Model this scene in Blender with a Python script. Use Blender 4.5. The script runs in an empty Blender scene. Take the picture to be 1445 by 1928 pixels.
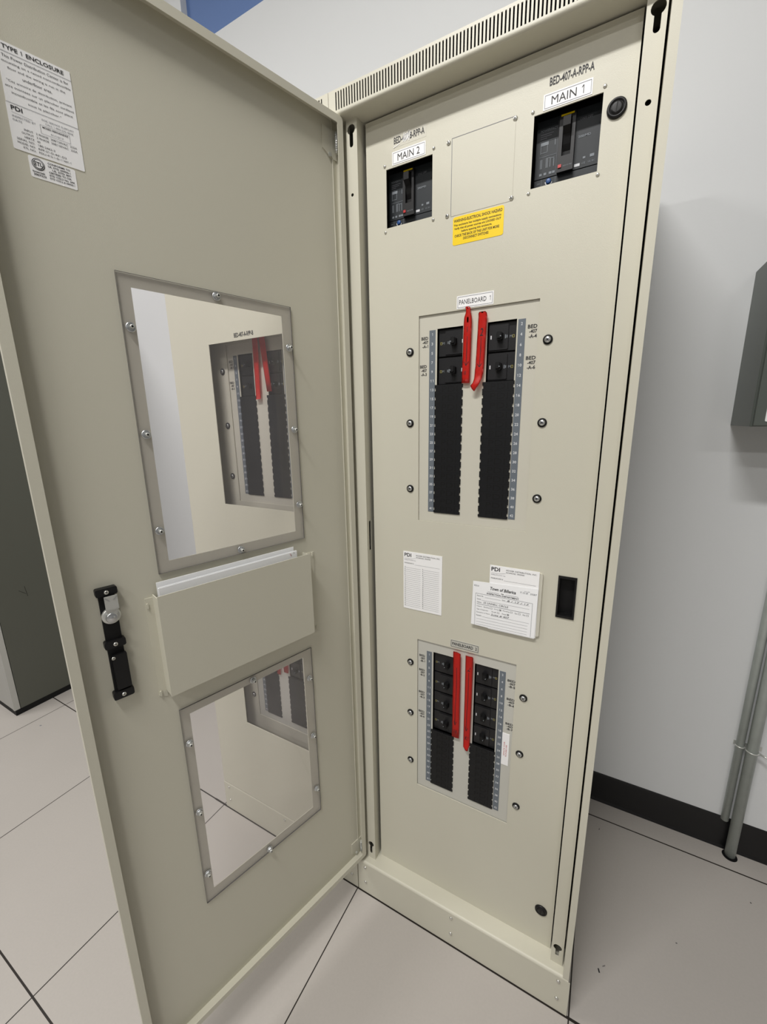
import bpy, bmesh, math, random
from mathutils import Vector, Matrix
from mathutils.geometry import tessellate_polygon
random.seed(7)
PI = math.pi
SC = bpy.context.scene
COL = SC.collection

# ------------------------------------------------------------------ camera
cam = bpy.data.cameras.new('camera'); camo = bpy.data.objects.new('camera', cam); COL.objects.link(camo)
RT = Vector((0.87777726, 0.4788023, -0.0159827))
UP = Vector((-0.09126474, 0.19987836, 0.97556106))
FW = Vector((-0.47029548, 0.85486666, -0.21914645))
M = Matrix((RT, UP, -FW)).transposed().to_4x4(); M.translation = Vector((0.56405749, -0.81747406, 1.43743556))
camo.matrix_world = M
cam.sensor_fit = 'HORIZONTAL'; cam.sensor_width = 36; cam.lens = 18.9604
cam.clip_start = 0.02; cam.clip_end = 60
SC.camera = camo

# ------------------------------------------------------------------ world, lamps, exposure
SC.view_settings.view_transform = 'Standard'; SC.view_settings.look = 'None'
SC.view_settings.gamma = 1; SC.view_settings.use_curve_mapping = False
SC.view_settings.exposure = 0.0
w = bpy.data.worlds.new('world'); SC.world = w; w.use_nodes = True
w.node_tree.nodes['Background'].inputs[0].default_value = (0.8, 0.85, 0.9, 1)
w.node_tree.nodes['Background'].inputs[1].default_value = 0.05
CEIL = 3.75
LAMP_W = 1.0
for (x, y, e) in ((-2.6, -1.25, 60), (0.05, -1.5, 76), (0.15, -3.2, 30), (0.15, -5.2, 20), (2.7, -5.2, 58)):
    l = bpy.data.lights.new('ceiling_light', 'AREA'); l.shape = 'RECTANGLE'; l.size = 1.2; l.size_y = 0.16
    l.energy = e * LAMP_W; l.color = (1.0, 0.98, 0.955)
    o = bpy.data.objects.new('ceiling_light', l); COL.objects.link(o); o.location = (x, y, CEIL - 0.06)

# ------------------------------------------------------------------ materials
def srgb(r, g, b):
    f = lambda c: (c/255/12.92) if c/255 <= 0.04045 else ((c/255+0.055)/1.055)**2.4
    return (f(r), f(g), f(b), 1)
def mat(name, rgb, rough=0.5, metal=0.0, spec=0.5, bump=0.0, bscale=600, var=0.0, vscale=3.0):
    m = bpy.data.materials.new(name); m.use_nodes = True; nt = m.node_tree; b = nt.nodes['Principled BSDF']
    c = srgb(*rgb)
    b.inputs['Base Color'].default_value = c; b.inputs['Roughness'].default_value = rough
    b.inputs['Metallic'].default_value = metal; b.inputs['Specular IOR Level'].default_value = spec
    tc = nt.nodes.new('ShaderNodeTexCoord')
    if var > 0:
        n = nt.nodes.new('ShaderNodeTexNoise'); n.inputs['Scale'].default_value = vscale; n.inputs['Detail'].default_value = 4
        mx = nt.nodes.new('ShaderNodeMix'); mx.data_type = 'RGBA'
        mx.inputs[6].default_value = tuple(v*(1-var) for v in c[:3]) + (1,); mx.inputs[7].default_value = tuple(min(1, v*(1+var)) for v in c[:3]) + (1,)
        nt.links.new(tc.outputs['Object'], n.inputs['Vector']); nt.links.new(n.outputs['Fac'], mx.inputs[0]); nt.links.new(mx.outputs[2], b.inputs['Base Color'])
    if bump > 0:
        n = nt.nodes.new('ShaderNodeTexNoise'); n.inputs['Scale'].default_value = bscale; n.inputs['Detail'].default_value = 2
        bp = nt.nodes.new('ShaderNodeBump'); bp.inputs['Strength'].default_value = bump; bp.inputs['Distance'].default_value = 0.001
        nt.links.new(tc.outputs['Object'], n.inputs['Vector']); nt.links.new(n.outputs['Fac'], bp.inputs['Height']); nt.links.new(bp.outputs[0], b.inputs['Normal'])
    return m
BEIGE = mat('beige_powder_coat', (204, 201, 185), 0.42, bump=0.12, bscale=900)
COVER = mat('beige_cover_paint', (204, 201, 187), 0.4, bump=0.08, bscale=900)
SHADEIN = mat('interior_shade_black', (9, 9, 9), 0.9, spec=0.1)  # near-black colour standing in for the shade inside the cabinets
BLACK = mat('black_plastic', (17, 17, 18), 0.42, spec=0.35)
MATTE = mat('matt_black_plastic', (13, 13, 14), 0.6, spec=0.3)
FILL = mat('filler_black', (20, 21, 23), 0.5, spec=0.3)
BRK = mat('breaker_body', (27, 27, 29), 0.45, spec=0.4)
MAINF = mat('main_breaker_grey', (37, 42, 46), 0.5, spec=0.4)
STRIP = mat('number_strip_blue_grey', (104, 112, 120), 0.5)
WHITE = mat('white_label', (248, 248, 248), 0.4)
PAPER = mat('white_paper', (246, 247, 248), 0.7, var=0.015, vscale=30)
INK = mat('black_ink', (28, 28, 32), 0.6)
GINK = mat('grey_ink', (120, 122, 128), 0.7)
WINK = mat('white_ink', (215, 217, 220), 0.5)
YINK = mat('yellow_ink', (170, 160, 90), 0.5)
DIMK = mat('dim_white_ink', (128, 134, 140), 0.6)
RINK = mat('red_ink', (190, 40, 55), 0.6)
YEL = mat('yellow_label', (250, 214, 8), 0.4)
BROWNINK = mat('warning_label_ink', (80, 62, 8), 0.5)
RED = mat('red_tape', (226, 46, 36), 0.38, spec=0.5, bump=0.3, bscale=60)
CHROME = mat('zinc_screw', (205, 207, 208), 0.28, metal=0.9)
RIVET = mat('plated_rivet', (214, 213, 206), 0.22, metal=0.8)
STEEL = mat('plated_steel', (212, 213, 208), 0.3, metal=0.55)
GALV = mat('galvanized_conduit', (190, 197, 193), 0.45, metal=0.25, var=0.1, vscale=40)
GREYBOX = mat('grey_enclosure_paint', (88, 94, 89), 0.4)
RACKD = mat('rack_side_shaded_grey', (84, 85, 77), 0.5)  # side coloured darker than the front, shade of the less lit face
RACKL = mat('rack_front_grey', (176, 175, 170), 0.45)
BASEB = mat('black_cove_base', (12, 12, 14), 0.35)
WALLM = mat('wall_paint_white', (222, 224, 225), 0.6, bump=0.15, bscale=120, var=0.012, vscale=1.2)
BLUE = mat('wall_paint_blue', (96, 124, 176), 0.6)
BLUEG = mat('window_blue_grey', (120, 140, 150), 0.3)
WALLG = mat('wall_paint_grey', (140, 141, 142), 0.7)
CEILM = mat('ceiling_white', (205, 205, 202), 0.8)
EDGE = mat('acrylic_edge', (96, 94, 92), 0.3)
REDB = mat('red_button', (190, 50, 50), 0.4)
DIAL = mat('blue_dial', (40, 80, 140), 0.4)

def glass(name, tint=(0.985, 0.98, 0.985), haze=0.03):
    m = bpy.data.materials.new(name); m.use_nodes = True; nt = m.node_tree; nt.nodes.clear()
    out = nt.nodes.new('ShaderNodeOutputMaterial'); tr = nt.nodes.new('ShaderNodeBsdfTransparent'); tr.inputs[0].default_value = tint + (1,)
    gl = nt.nodes.new('ShaderNodeBsdfGlossy'); gl.inputs['Roughness'].default_value = 0.03; gl.inputs[0].default_value = (1, 1, 1, 1)
    df = nt.nodes.new('ShaderNodeBsdfDiffuse'); df.inputs[0].default_value = (0.82, 0.80, 0.82, 1)
    lw = nt.nodes.new('ShaderNodeLayerWeight'); lw.inputs['Blend'].default_value = 0.5
    pw = nt.nodes.new('ShaderNodeMath'); pw.operation = 'POWER'; pw.inputs[1].default_value = 5; nt.links.new(lw.outputs['Facing'], pw.inputs[0])
    fr = nt.nodes.new('ShaderNodeMath'); fr.operation = 'MULTIPLY_ADD'; fr.inputs[1].default_value = 0.9; fr.inputs[2].default_value = 0.02; nt.links.new(pw.outputs[0], fr.inputs[0])
    m1 = nt.nodes.new('ShaderNodeMixShader'); m2 = nt.nodes.new('ShaderNodeMixShader'); m1.inputs[0].default_value = haze
    tc = nt.nodes.new('ShaderNodeTexCoord'); no = nt.nodes.new('ShaderNodeTexNoise'); no.inputs['Scale'].default_value = 5
    mr = nt.nodes.new('ShaderNodeMapRange'); mr.inputs[3].default_value = haze*0.5; mr.inputs[4].default_value = haze*1.5
    nt.links.new(tc.outputs['Object'], no.inputs['Vector']); nt.links.new(no.outputs['Fac'], mr.inputs[0]); nt.links.new(mr.outputs[0], m1.inputs[0])
    nt.links.new(tr.outputs[0], m1.inputs[1]); nt.links.new(df.outputs[0], m1.inputs[2])
    nt.links.new(fr.outputs[0], m2.inputs[0]); nt.links.new(m1.outputs[0], m2.inputs[1]); nt.links.new(gl.outputs[0], m2.inputs[2])
    nt.links.new(m2.outputs[0], out.inputs[0])
    return m
PANE = glass('clear_acrylic', haze=0.05)
PANEB = glass('clear_acrylic_clean', haze=0.0)
COVER2 = mat('greyish_cover_paint', (196, 195, 186), 0.32, bump=0.08, bscale=900)

def floor_material():
    m = bpy.data.materials.new('raised_floor_tiles'); m.use_nodes = True; nt = m.node_tree; b = nt.nodes['Principled BSDF']
    tc = nt.nodes.new('ShaderNodeTexCoord'); sp = nt.nodes.new('ShaderNodeSeparateXYZ'); nt.links.new(tc.outputs['Object'], sp.inputs[0])
    def math_(op, a, b_=None):
        n = nt.nodes.new('ShaderNodeMath'); n.operation = op
        for i, v in enumerate((a, b_)):
            if v is None: continue
            if isinstance(v, (int, float)): n.inputs[i].default_value = v
            else: nt.links.new(v, n.inputs[i])
        return n.outputs[0]
    T = 0.6096; hw = 0.0016
    ls = []
    for ax in (0, 1):
        f = math_('FRACT', math_('ADD', math_('DIVIDE', sp.outputs[ax], T), 100.5))
        d = math_('MULTIPLY', math_('ABSOLUTE', math_('SUBTRACT', f, 0.5)), T)
        ls.append(math_('LESS_THAN', d, hw if ax == 0 else 0.0022))
    line = math_('MAXIMUM', ls[0], ls[1])
    # the slightly wider gap along the front row of the cabinets and the x seam beside it
    wide = math_('MULTIPLY', math_('LESS_THAN', math_('ABSOLUTE', sp.outputs[1]), 0.0032), math_('LESS_THAN', math_('ABSOLUTE', math_('SUBTRACT', sp.outputs[0], 0.0)), 0.66))
    line = math_('MAXIMUM', line, wide)
    n1 = nt.nodes.new('ShaderNodeTexNoise'); n1.inputs['Scale'].default_value = 2.2; n1.inputs['Detail'].default_value = 5
    n2 = nt.nodes.new('ShaderNodeTexNoise'); n2.inputs['Scale'].default_value = 160; n2.inputs['Detail'].default_value = 2
    nt.links.new(tc.outputs['Object'], n1.inputs['Vector']); nt.links.new(tc.outputs['Object'], n2.inputs['Vector'])
    mx = nt.nodes.new('ShaderNodeMix'); mx.data_type = 'RGBA'; mx.inputs[6].default_value = srgb(169, 164, 158); mx.inputs[7].default_value = srgb(184, 178, 172)
    nt.links.new(math_('ADD', math_('MULTIPLY', n1.outputs['Fac'], 0.6), math_('MULTIPLY', n2.outputs['Fac'], 0.4)), mx.inputs[0])
    v = nt.nodes.new('ShaderNodeTexVoronoi'); v.inputs['Scale'].default_value = 3.5; nt.links.new(tc.outputs['Object'], v.inputs['Vector'])
    spot = math_('LESS_THAN', v.outputs['Distance'], 0.012)
    m2 = nt.nodes.new('ShaderNodeMix'); m2.data_type = 'RGBA'; m2.inputs[7].default_value = srgb(110, 104, 98)
    nt.links.new(mx.outputs[2], m2.inputs[6]); nt.links.new(spot, m2.inputs[0])
    m3 = nt.nodes.new('ShaderNodeMix'); m3.data_type = 'RGBA'; m3.inputs[7].default_value = srgb(38, 32, 28)
    nt.links.new(m2.outputs[2], m3.inputs[6]); nt.links.new(line, m3.inputs[0]); nt.links.new(m3.outputs[2], b.inputs['Base Color'])
    b.inputs['Roughness'].default_value = 0.42; b.inputs['Specular IOR Level'].default_value = 0.35
    return m
FLOORM = floor_material()

# ------------------------------------------------------------------ mesh helpers
class Frame:
    """2D drawing frame: a to the right, b up, d towards the viewer"""
    def __init__(s, o, r, u):
        s.o = Vector(o); s.r = Vector(r); s.u = Vector(u); s.n = s.r.cross(s.u)
    def p(s, a, b, d=0): return s.o + s.r*a + s.u*b + s.n*d
    def shift(s, a=0, b=0, d=0): return Frame(s.p(a, b, d), s.r, s.u)

TXT = {}; RAW = {}; ADV = {}
def raw(txt, bold):
    if (txt, bold) in RAW: return RAW[(txt, bold)]
    c = bpy.data.curves.new('t', 'FONT'); c.body = txt; c.resolution_u = 2; c.size = 1
    c.offset = 0.020 if bold else 0.0
    o = bpy.data.objects.new('t', c); COL.objects.link(o)
    dg = bpy.context.evaluated_depsgraph_get(); dg.update()
    me = o.evaluated_get(dg).to_mesh()
    r = ([(v.co.x, v.co.y) for v in me.vertices], [tuple(p.vertices) for p in me.polygons])
    o.evaluated_get(dg).to_mesh_clear()
    COL.objects.unlink(o); bpy.data.objects.remove(o); bpy.data.curves.remove(c)
    RAW[(txt, bold)] = r; return r
def span(v): return max(p[0] for p in v)-min(p[0] for p in v)
def advance(ch):
    if ch == '1': ch = '2'
    if ch not in ADV: ADV[ch] = span(raw('H'+ch+'H', False)[0])-span(raw('HH', False)[0])
    return ADV[ch]
def glyphs(txt, bold, shear):
    """outline of a line of text; the figure 1 is drawn with its flag"""
    k = (txt, bold, shear)
    if k in TXT: return TXT[k]
    vs, fs = [], []; x = 0.0
    for ch in txt:
        if ch == '1':
            top = max(p[1] for p in raw('2', False)[0]); w_ = 0.045 if bold else 0.030; c = advance('2')*0.52
            n = len(vs); vs += [(x+c-w_, 0), (x+c+w_, 0), (x+c+w_, top), (x+c-w_, top), (x+c-0.17, top*0.80), (x+c-0.17, top*0.80-w_*2.4), (x+c-w_, top*0.86)]
            fs += [(n, n+1, n+2, n+3), (n+3, n+4, n+5, n+6)]
        elif ch != ' ':
            v, f = raw(ch, bold); n = len(vs)
            vs += [(x+p[0], p[1]) for p in v]; fs += [tuple(n+q for q in g) for g in f]
        x += advance(ch) if ch != ' ' else 0.30
    if shear: vs = [(p[0]+shear*p[1]*0.8, p[1]) for p in vs]
    TXT[k] = (vs, fs); return TXT[k]

class MB:
    def __init__(s): s.bm = bmesh.new(); s.mats = []
    def mi(s, m):
        if m not in s.mats: s.mats.append(m)
        return s.mats.index(m)
    def face(s, pts, m):
        try:
            f = s.bm.faces.new([s.bm.verts.new(p) for p in pts]); f.material_index = s.mi(m); return f
        except ValueError: return None
    def prism(s, fr, poly, d0, d1, m, holes=(), side=None):
        loops = [list(poly)] + [list(h) for h in holes]
        flat = [q for l in loops for q in l]
        tris = tessellate_polygon([[Vector((q[0], q[1], 0)) for q in l] for l in loops])
        va = [s.bm.verts.new(fr.p(q[0], q[1], d1)) for q in flat]
        vb = [s.bm.verts.new(fr.p(q[0], q[1], d0)) for q in flat] if d0 != d1 else None
        mi = s.mi(m); ms = s.mi(side) if side else mi
        if len(loops) == 1 and len(poly) <= 4:
            f = s.bm.faces.new(va); f.material_index = mi
            if vb: f = s.bm.faces.new(vb[::-1]); f.material_index = mi
        else:
            for t in tris:
                try:
                    f = s.bm.faces.new([va[i] for i in t]); f.material_index = mi
                    if vb: f = s.bm.faces.new([vb[i] for i in t[::-1]]); f.material_index = mi
                except ValueError: pass
        if vb:
            k = 0
            for l in loops:
                n = len(l)
                for i in range(n):
                    j = (i+1) % n
                    f = s.bm.faces.new([va[k+i], va[k+j], vb[k+j], vb[k+i]]); f.material_index = ms
                k += n
    def box(s, fr, a0, a1, b0, b1, d0, d1, m, side=None):
        s.prism(fr, [(a0, b0), (a1, b0), (a1, b1), (a0, b1)], d0, d1, m, side=side)
    def plate(s, fr, a0, a1, b0, b1, d0, d1, m, holes=()):
        """rectangular sheet with rectangular holes (a0,a1,b0,b1)"""
        A = sorted(set([a0, a1] + [h[0] for h in holes] + [h[1] for h in holes]))
        B = sorted(set([b0, b1] + [h[2] for h in holes] + [h[3] for h in holes]))
        inh = lambda a, b: any(h[0] < a < h[1] and h[2] < b < h[3] for h in holes)
        na, nb = len(A)-1, len(B)-1
        solid = [[not inh((A[i]+A[i+1])/2, (B[j]+B[j+1])/2) for j in range(nb)] for i in range(na)]
        mi = s.mi(m); vc = {}
        def V(i, j, d):
            if (i, j, d) not in vc: vc[(i, j, d)] = s.bm.verts.new(fr.p(A[i], B[j], d))
            return vc[(i, j, d)]
        def F(*v): f = s.bm.faces.new(v); f.material_index = mi
        for i in range(na):
            for j in range(nb):
                if not solid[i][j]: continue
                F(V(i, j, d1), V(i+1, j, d1), V(i+1, j+1, d1), V(i, j+1, d1))
                F(V(i, j, d0), V(i, j+1, d0), V(i+1, j+1, d0), V(i+1, j, d0))
                if i == 0 or not solid[i-1][j]: F(V(i, j, d0), V(i, j, d1), V(i, j+1, d1), V(i, j+1, d0))
                if i == na-1 or not solid[i+1][j]: F(V(i+1, j, d1), V(i+1, j, d0), V(i+1, j+1, d0), V(i+1, j+1, d1))
                if j == 0 or not solid[i][j-1]: F(V(i, j, d0), V(i+1, j, d0), V(i+1, j, d1), V(i, j, d1))
                if j == nb-1 or not solid[i][j+1]: F(V(i, j+1, d1), V(i+1, j+1, d1), V(i+1, j+1, d0), V(i, j+1, d0))
    def disc(s, fr, a, b, r, d0, d1, m, n=20, side=None, ry=None):
        s.prism(fr, [(a + r*math.cos(2*PI*i/n), b + (ry or r)*math.sin(2*PI*i/n)) for i in range(n)], d0, d1, m, side=side)
    def lathe(s, fr, a, b, prof, m, n=18):
        rings = [[s.bm.verts.new(fr.p(a + r*math.cos(2*PI*i/n), b + r*math.sin(2*PI*i/n), d)) for i in range(n)] for r, d in prof if r > 0]
        mi = s.mi(m)
        for k in range(len(rings)-1):
            for i in range(n):
                f = s.bm.faces.new([rings[k][i], rings[k][(i+1) % n], rings[k+1][(i+1) % n], rings[k+1][i]]); f.material_index = mi; f.smooth = True
        f = s.bm.faces.new(rings[-1]); f.material_index = mi; f.smooth = True
        f = s.bm.faces.new(rings[0][::-1]); f.material_index = mi
    def tube(s, pts, r, m, n=14):
        mi = s.mi(m); rings = []
        for k, p in enumerate(pts):
            p = Vector(p); t = (Vector(pts[min(k+1, len(pts)-1)]) - Vector(pts[max(k-1, 0)])).normalized()
            a = t.orthogonal().normalized() if k == 0 else (prev - t*prev.dot(t)).normalized()
            prev = a; c = t.cross(a)
            rings.append([s.bm.verts.new(p + (a*math.cos(2*PI*i/n) + c*math.sin(2*PI*i/n))*r) for i in range(n)])
        for k in range(len(rings)-1):
            for i in range(n):
                f = s.bm.faces.new([rings[k][i], rings[k][(i+1) % n], rings[k+1][(i+1) % n], rings[k+1][i]]); f.material_index = mi; f.smooth = True
        for rg in (rings[0][::-1], rings[-1]): f = s.bm.faces.new(rg); f.material_index = mi
    def text(s, fr, txt, a0, a1, b0, b1, m, d=0.0004, bold=False, shear=0.0, keep=None, rot=0):
        """lettering stretched to fill the box a0..a1, b0..b1 (keep = 'l','c' keeps natural width, aligned)"""
        vs, fs = glyphs(txt, bold, shear)
        if not vs: return
        x0 = min(v[0] for v in vs); x1 = max(v[0] for v in vs); y0 = min(v[1] for v in vs); y1 = max(v[1] for v in vs)
        W, H = max(x1-x0, 1e-6), max(y1-y0, 1e-6)
        if rot: W, H = H, W
        sx, sy = (a1-a0)/W, (b1-b0)/H
        off = 0
        if keep:
            sx = min(sx, sy*0.95)
            off = {'l': 0, 'c': ((a1-a0)-W*sx)/2, 'r': (a1-a0)-W*sx}[keep]
        mi = s.mi(m); bv = []
        for x, y in vs:
            if rot: xx, yy = (y1-y), (x-x0)
            else: xx, yy = x-x0, y-y0
            bv.append(s.bm.verts.new(fr.p(a0+off+xx*sx, b0+yy*sy, d)))
        for f in fs:
            try: ff = s.bm.faces.new([bv[i] for i in f]); ff.material_index = mi
            except ValueError: pass
    def line(s, fr, a0, b0, a1, b1, wd, m, d=0.0004):
        v = Vector((a1-a0, b1-b0)); n = Vector((-v.y, v.x)).normalized()*wd/2
        s.face([fr.p(a0-n.x, b0-n.y, d), fr.p(a1-n.x, b1-n.y, d), fr.p(a1+n.x, b1+n.y, d), fr.p(a0+n.x, b0+n.y, d)], m)
    def frame_line(s, fr, a0, a1, b0, b1, wd, m, d=0.0004):
        s.line(fr, a0, b0, a1, b0, wd, m, d); s.line(fr, a0, b1, a1, b1, wd, m, d); s.line(fr, a0, b0, a0, b1, wd, m, d); s.line(fr, a1, b0, a1, b1, wd, m, d)
    def build(s, name, parent=None, smooth=False, recalc=True):
        if recalc: bmesh.ops.recalc_face_normals(s.bm, faces=s.bm.faces)
        me = bpy.data.meshes.new(name)
        for m in s.mats: me.materials.append(m)
        s.bm.to_mesh(me); s.bm.free()
        o = bpy.data.objects.new(name, me); COL.objects.link(o)
        if parent: o.parent = parent
        return o
def tag(o, label=None, cat=None, group=None, kind=None):
    if label: o['label'] = label
    if cat: o['category'] = cat
    if group: o['group'] = group
    if kind: o['kind'] = kind
    return o
def empty(name, loc, label, cat, group=None, parent=None):
    o = bpy.data.objects.new(name, None); COL.objects.link(o); o.location = loc; o.empty_display_size = 0.05
    return tag(o, label, cat, group)
def rrect(a0, a1, b0, b1, r, n=4):
    out = []
    for cx, cy, t0 in ((a1-r, b1-r, 0), (a0+r, b1-r, PI/2), (a0+r, b0+r, PI), (a1-r, b0+r, 1.5*PI)):
        for i in range(n+1):
            t = t0 + (PI/2)*i/n; out.append((cx + r*math.cos(t), cy + r*math.sin(t)))
    return out
def bevel(o, wd, seg=3):
    m = o.modifiers.new('bevel', 'BEVEL'); m.width = wd; m.segments = seg; m.limit_method = 'ANGLE'; m.angle_limit = 0.6
X_, Y_, Z_ = (1, 0, 0), (0, 1, 0), (0, 0, 1)
WORLD = Frame((0, 0, 0), X_, Z_)             # a = x, b = z, d = -y

# ------------------------------------------------------------------ the room
YW = 0.692
def wbox(name, x0, x1, y0, y1, z0, z1, m, kind='structure'):
    b = MB(); b.box(WORLD, x0, x1, z0, z1, -y1, -y0, m); return tag(b.build(name), kind=kind)
wbox('floor', -5.0, 3.2, -7.0, 0.80, -0.05, 0.0, FLOORM)
fl = bpy.data.objects['floor']; b = MB(); b.bm.from_mesh(fl.data); b.mats = [FLOORM]
ff_ = Frame((0, 0, 0), X_, Y_)
for (x, y, dx, dy, wd) in ((0.6714, 0.1385, 0.003, -0.009, 0.0035), (0.682, 0.1475, 0.002, 0.004, 0.0014), (0.686, 0.150, 0.001, 0.004, 0.0012), (1.0705, 0.5227, 0.003, -0.002, 0.003), (-1.7668, -0.1357, 0.008, 0.004, 0.006), (0.665, 0.56, 0.001, 0.006, 0.002), (0.86, 0.30, 0.004, 0.001, 0.002)):
    b.line(ff_, x, y, x+dx, y+dy, wd, INK if wd < 0.005 else GINK, 0.0003)
b.mats = b.mats; me = fl.data; me.materials.clear()
for m_ in b.mats: me.materials.append(m_)
b.bm.to_mesh(me); b.bm.free()
wbox('ceiling', -5.0, 3.2, -7.0, 0.80, CEIL, CEIL+0.05, CEILM)
b = MB()
b.box(WORLD, -5.0, 3.2, 0, 3.033, -YW-0.1, -YW, WALLM)
b.box(WORLD, -1.19, 3.2, 3.033, CEIL, -YW-0.1, -YW, BLUE)
b.box(WORLD, -5.0, -1.19, 3.226, CEIL, -YW-0.1, -YW, WALLM)
b.box(WORLD, -5.0, -1.19, 3.033, 3.226, -YW-0.1, -YW, BLUEG)
tag(b.build('wall_back'), kind='structure')
wbox('wall_left', -5.1, -5.0, -7.0, 0.8, 0, CEIL, WALLG)
wbox('wall_right', 3.2, 3.3, -7.0, 0.8, 0, CEIL, WALLG)
wbox('wall_front', -5.0, 3.2, -7.1, -7.0, 0, CEIL, WALLG)
wbox('trim_1', -1.262, -1.19, YW-0.03, YW, 3.033, CEIL, WALLM)
b = MB()
prof = [(0, 0), (0.010, 0), (0.0065, 0.010), (0.0045, 0.112), (0.0035, 0.118), (0.0, 0.120)]
b.prism(Frame((0.0, YW, 0), (0, -1, 0), Z_), prof, -3.2, 5.0, BASEB)
tag(b.build('baseboard_back'), kind='structure')

# ------------------------------------------------------------------ shared small parts
def rivet(fr, a, z, parent, r=0.0032, d=0.0, name='rivet'):
    b = MB(); b.lathe(fr, a, z, [(r, d), (r*0.96, d+r*0.25), (r*0.7, d+r*0.55), (r*0.35, d+r*0.68)], RIVET, 12)
    return b.build(name, parent, recalc=False)
def pan_screw(fr, a, z, parent, r=0.0042, d=0.0, m=CHROME, rot=0.4, name='screw'):
    b = MB(); b.lathe(fr, a, z, [(r, d), (r*0.95, d+r*0.3), (r*0.7, d+r*0.52), (r*0.4, d+r*0.58)], m, 16)
    for t in (rot, rot+PI/2):
        c, s_ = math.cos(t)*r*0.5, math.sin(t)*r*0.5
        b.line(fr, a-c, z-s_, a+c, z+s_, r*0.2, MATTE, d+r*0.61)
    return b.build(name, parent, recalc=False)
def washer_screw(fr, a, z, parent, d=0.0):
    b = MB(); b.lathe(fr, a, z, [(0.0088, d), (0.0088, d+0.0018), (0.0075, d+0.0026), (0.006, d+0.0026)], MATTE, 22)
    b.lathe(fr, a, z, [(0.0058, d+0.0024), (0.0056, d+0.004), (0.004, d+0.0052), (0.0015, d+0.0056)], CHROME, 18)
    t = random.uniform(0, 1.5)
    for q in (t, t+PI/2):
        c, s_ = math.cos(q)*0.003, math.sin(q)*0.003
        b.line(fr, a-c, z-s_, a+c, z+s_, 0.0011, MATTE, d+0.0058)
    return b.build('screw', parent, recalc=False)

def circuit_label(fr, lines, a0, a1, b0, b1, parent):
    b = MB(); n = len(lines); h = (b1-b0)/n
    for i, t in enumerate(lines):
        wd = (a1-a0); ww = wd*(1.0 if i == 0 else 0.82 if i == 1 else 0.85)
        b.text(fr, t, a1-ww, a1, b1-(i+1)*h+h*0.22, b1-i*h-h*0.02, INK, bold=True)
    return b.build('circuit_label', parent, recalc=False)

def nameplate(fr, txt, a0, a1, b0, b1, parent, m=WHITE, ink=INK, bold=False, border=0.0007, edge=None, name='name_label', fx=(0.12, 0.88, 0.25, 0.75)):
    b = MB(); b.box(fr, a0, a1, b0, b1, 0, 0.0006, m)
    q = (b1-b0)*0.1
    b.frame_line(fr, a0+q, a1-q, b0+q, b1-q, border, edge or (GINK if ink is INK else ink), 0.0008)
    w_, h_ = a1-a0, b1-b0
    b.text(fr, txt, a0+w_*fx[0], a0+w_*fx[1], b0+h_*fx[2], b0+h_*fx[3], ink, 0.0009, bold=bold)
    return b.build(name, parent, recalc=False)

# ------------------------------------------------------------------ breakers
def breaker(fr, a0, a1, z, parent, left, h=0.0565):
    """three-pole branch breaker, face at d=0 of fr, centred on z"""
    b = MB(); zb, zt = z-h/2, z+h/2
    b.box(fr, a0, a1, zb, zt, -0.05, -0.010, MATTE)
    b.box(fr, a0+0.0008, a1-0.0008, zb+0.0015, zt-0.0015, -0.010, -0.006, BRK)
    i0, i1 = (a0+0.016, a1-0.001) if left else (a0+0.001, a1-0.016)
    b.prism(fr, rrect(i0, i1, zb+0.004, zt-0.004, 0.002), -0.006, -0.0035, BRK)
    tx = a0 + (0.036 if left else 0.0235)                     # handle centre
    b.box(fr, tx-0.008, tx+0.0075, z-0.006, z+0.006, -0.0035, -0.0033, MATTE)
    d = -0.0030
    s = 1 if left else -1
    b.box(fr, tx+s*0.018-0.0011, tx+s*0.018+0.0011, z-0.0035, z+0.0035, d-0.0004, d, WINK)
    b.box(fr, tx-s*0.0105-0.0008, tx-s*0.0105+0.0008, z-0.004, z+0.003, d-0.0004, d, DIMK)
    b.box(fr, tx-s*0.0135-0.0008, tx-s*0.0135+0.0008, z-0.003, z+0.002, d-0.0004, d, DIMK)
    c = a0+0.0085 if left else a1-0.0085
    dd = d if False else -0.0055
    b.frame_line(fr, c-s*0.0005, c-s*0.004, z-0.003, z+0.0015, 0.0007, YINK, dd)
    b.text(fr, 'M', c+(0.0005 if left else -0.005), c+(0.005 if left else -0.0005), z-0.003, z+0.0018, DIMK, dd)
    o = b.build('circuit_breaker', parent, recalc=True)
    t = MB()
    t.prism(fr, rrect(tx-0.0055, tx+0.0055, z-0.0075, z+0.0075, 0.0022), -0.0035, 0.0065, MATTE)
    t.prism(fr, rrect(tx-0.004, tx+0.004, z-0.004, z+0.008, 0.002), 0.0065, 0.010, MATTE)
    t.disc(fr, tx-s*0.0035, z-0.0005 if True else z, 0.0011, 0.0065, 0.0067 + 0.0035, DIMK, 10)
    t.build('breaker_toggle', o)
    return o

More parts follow.
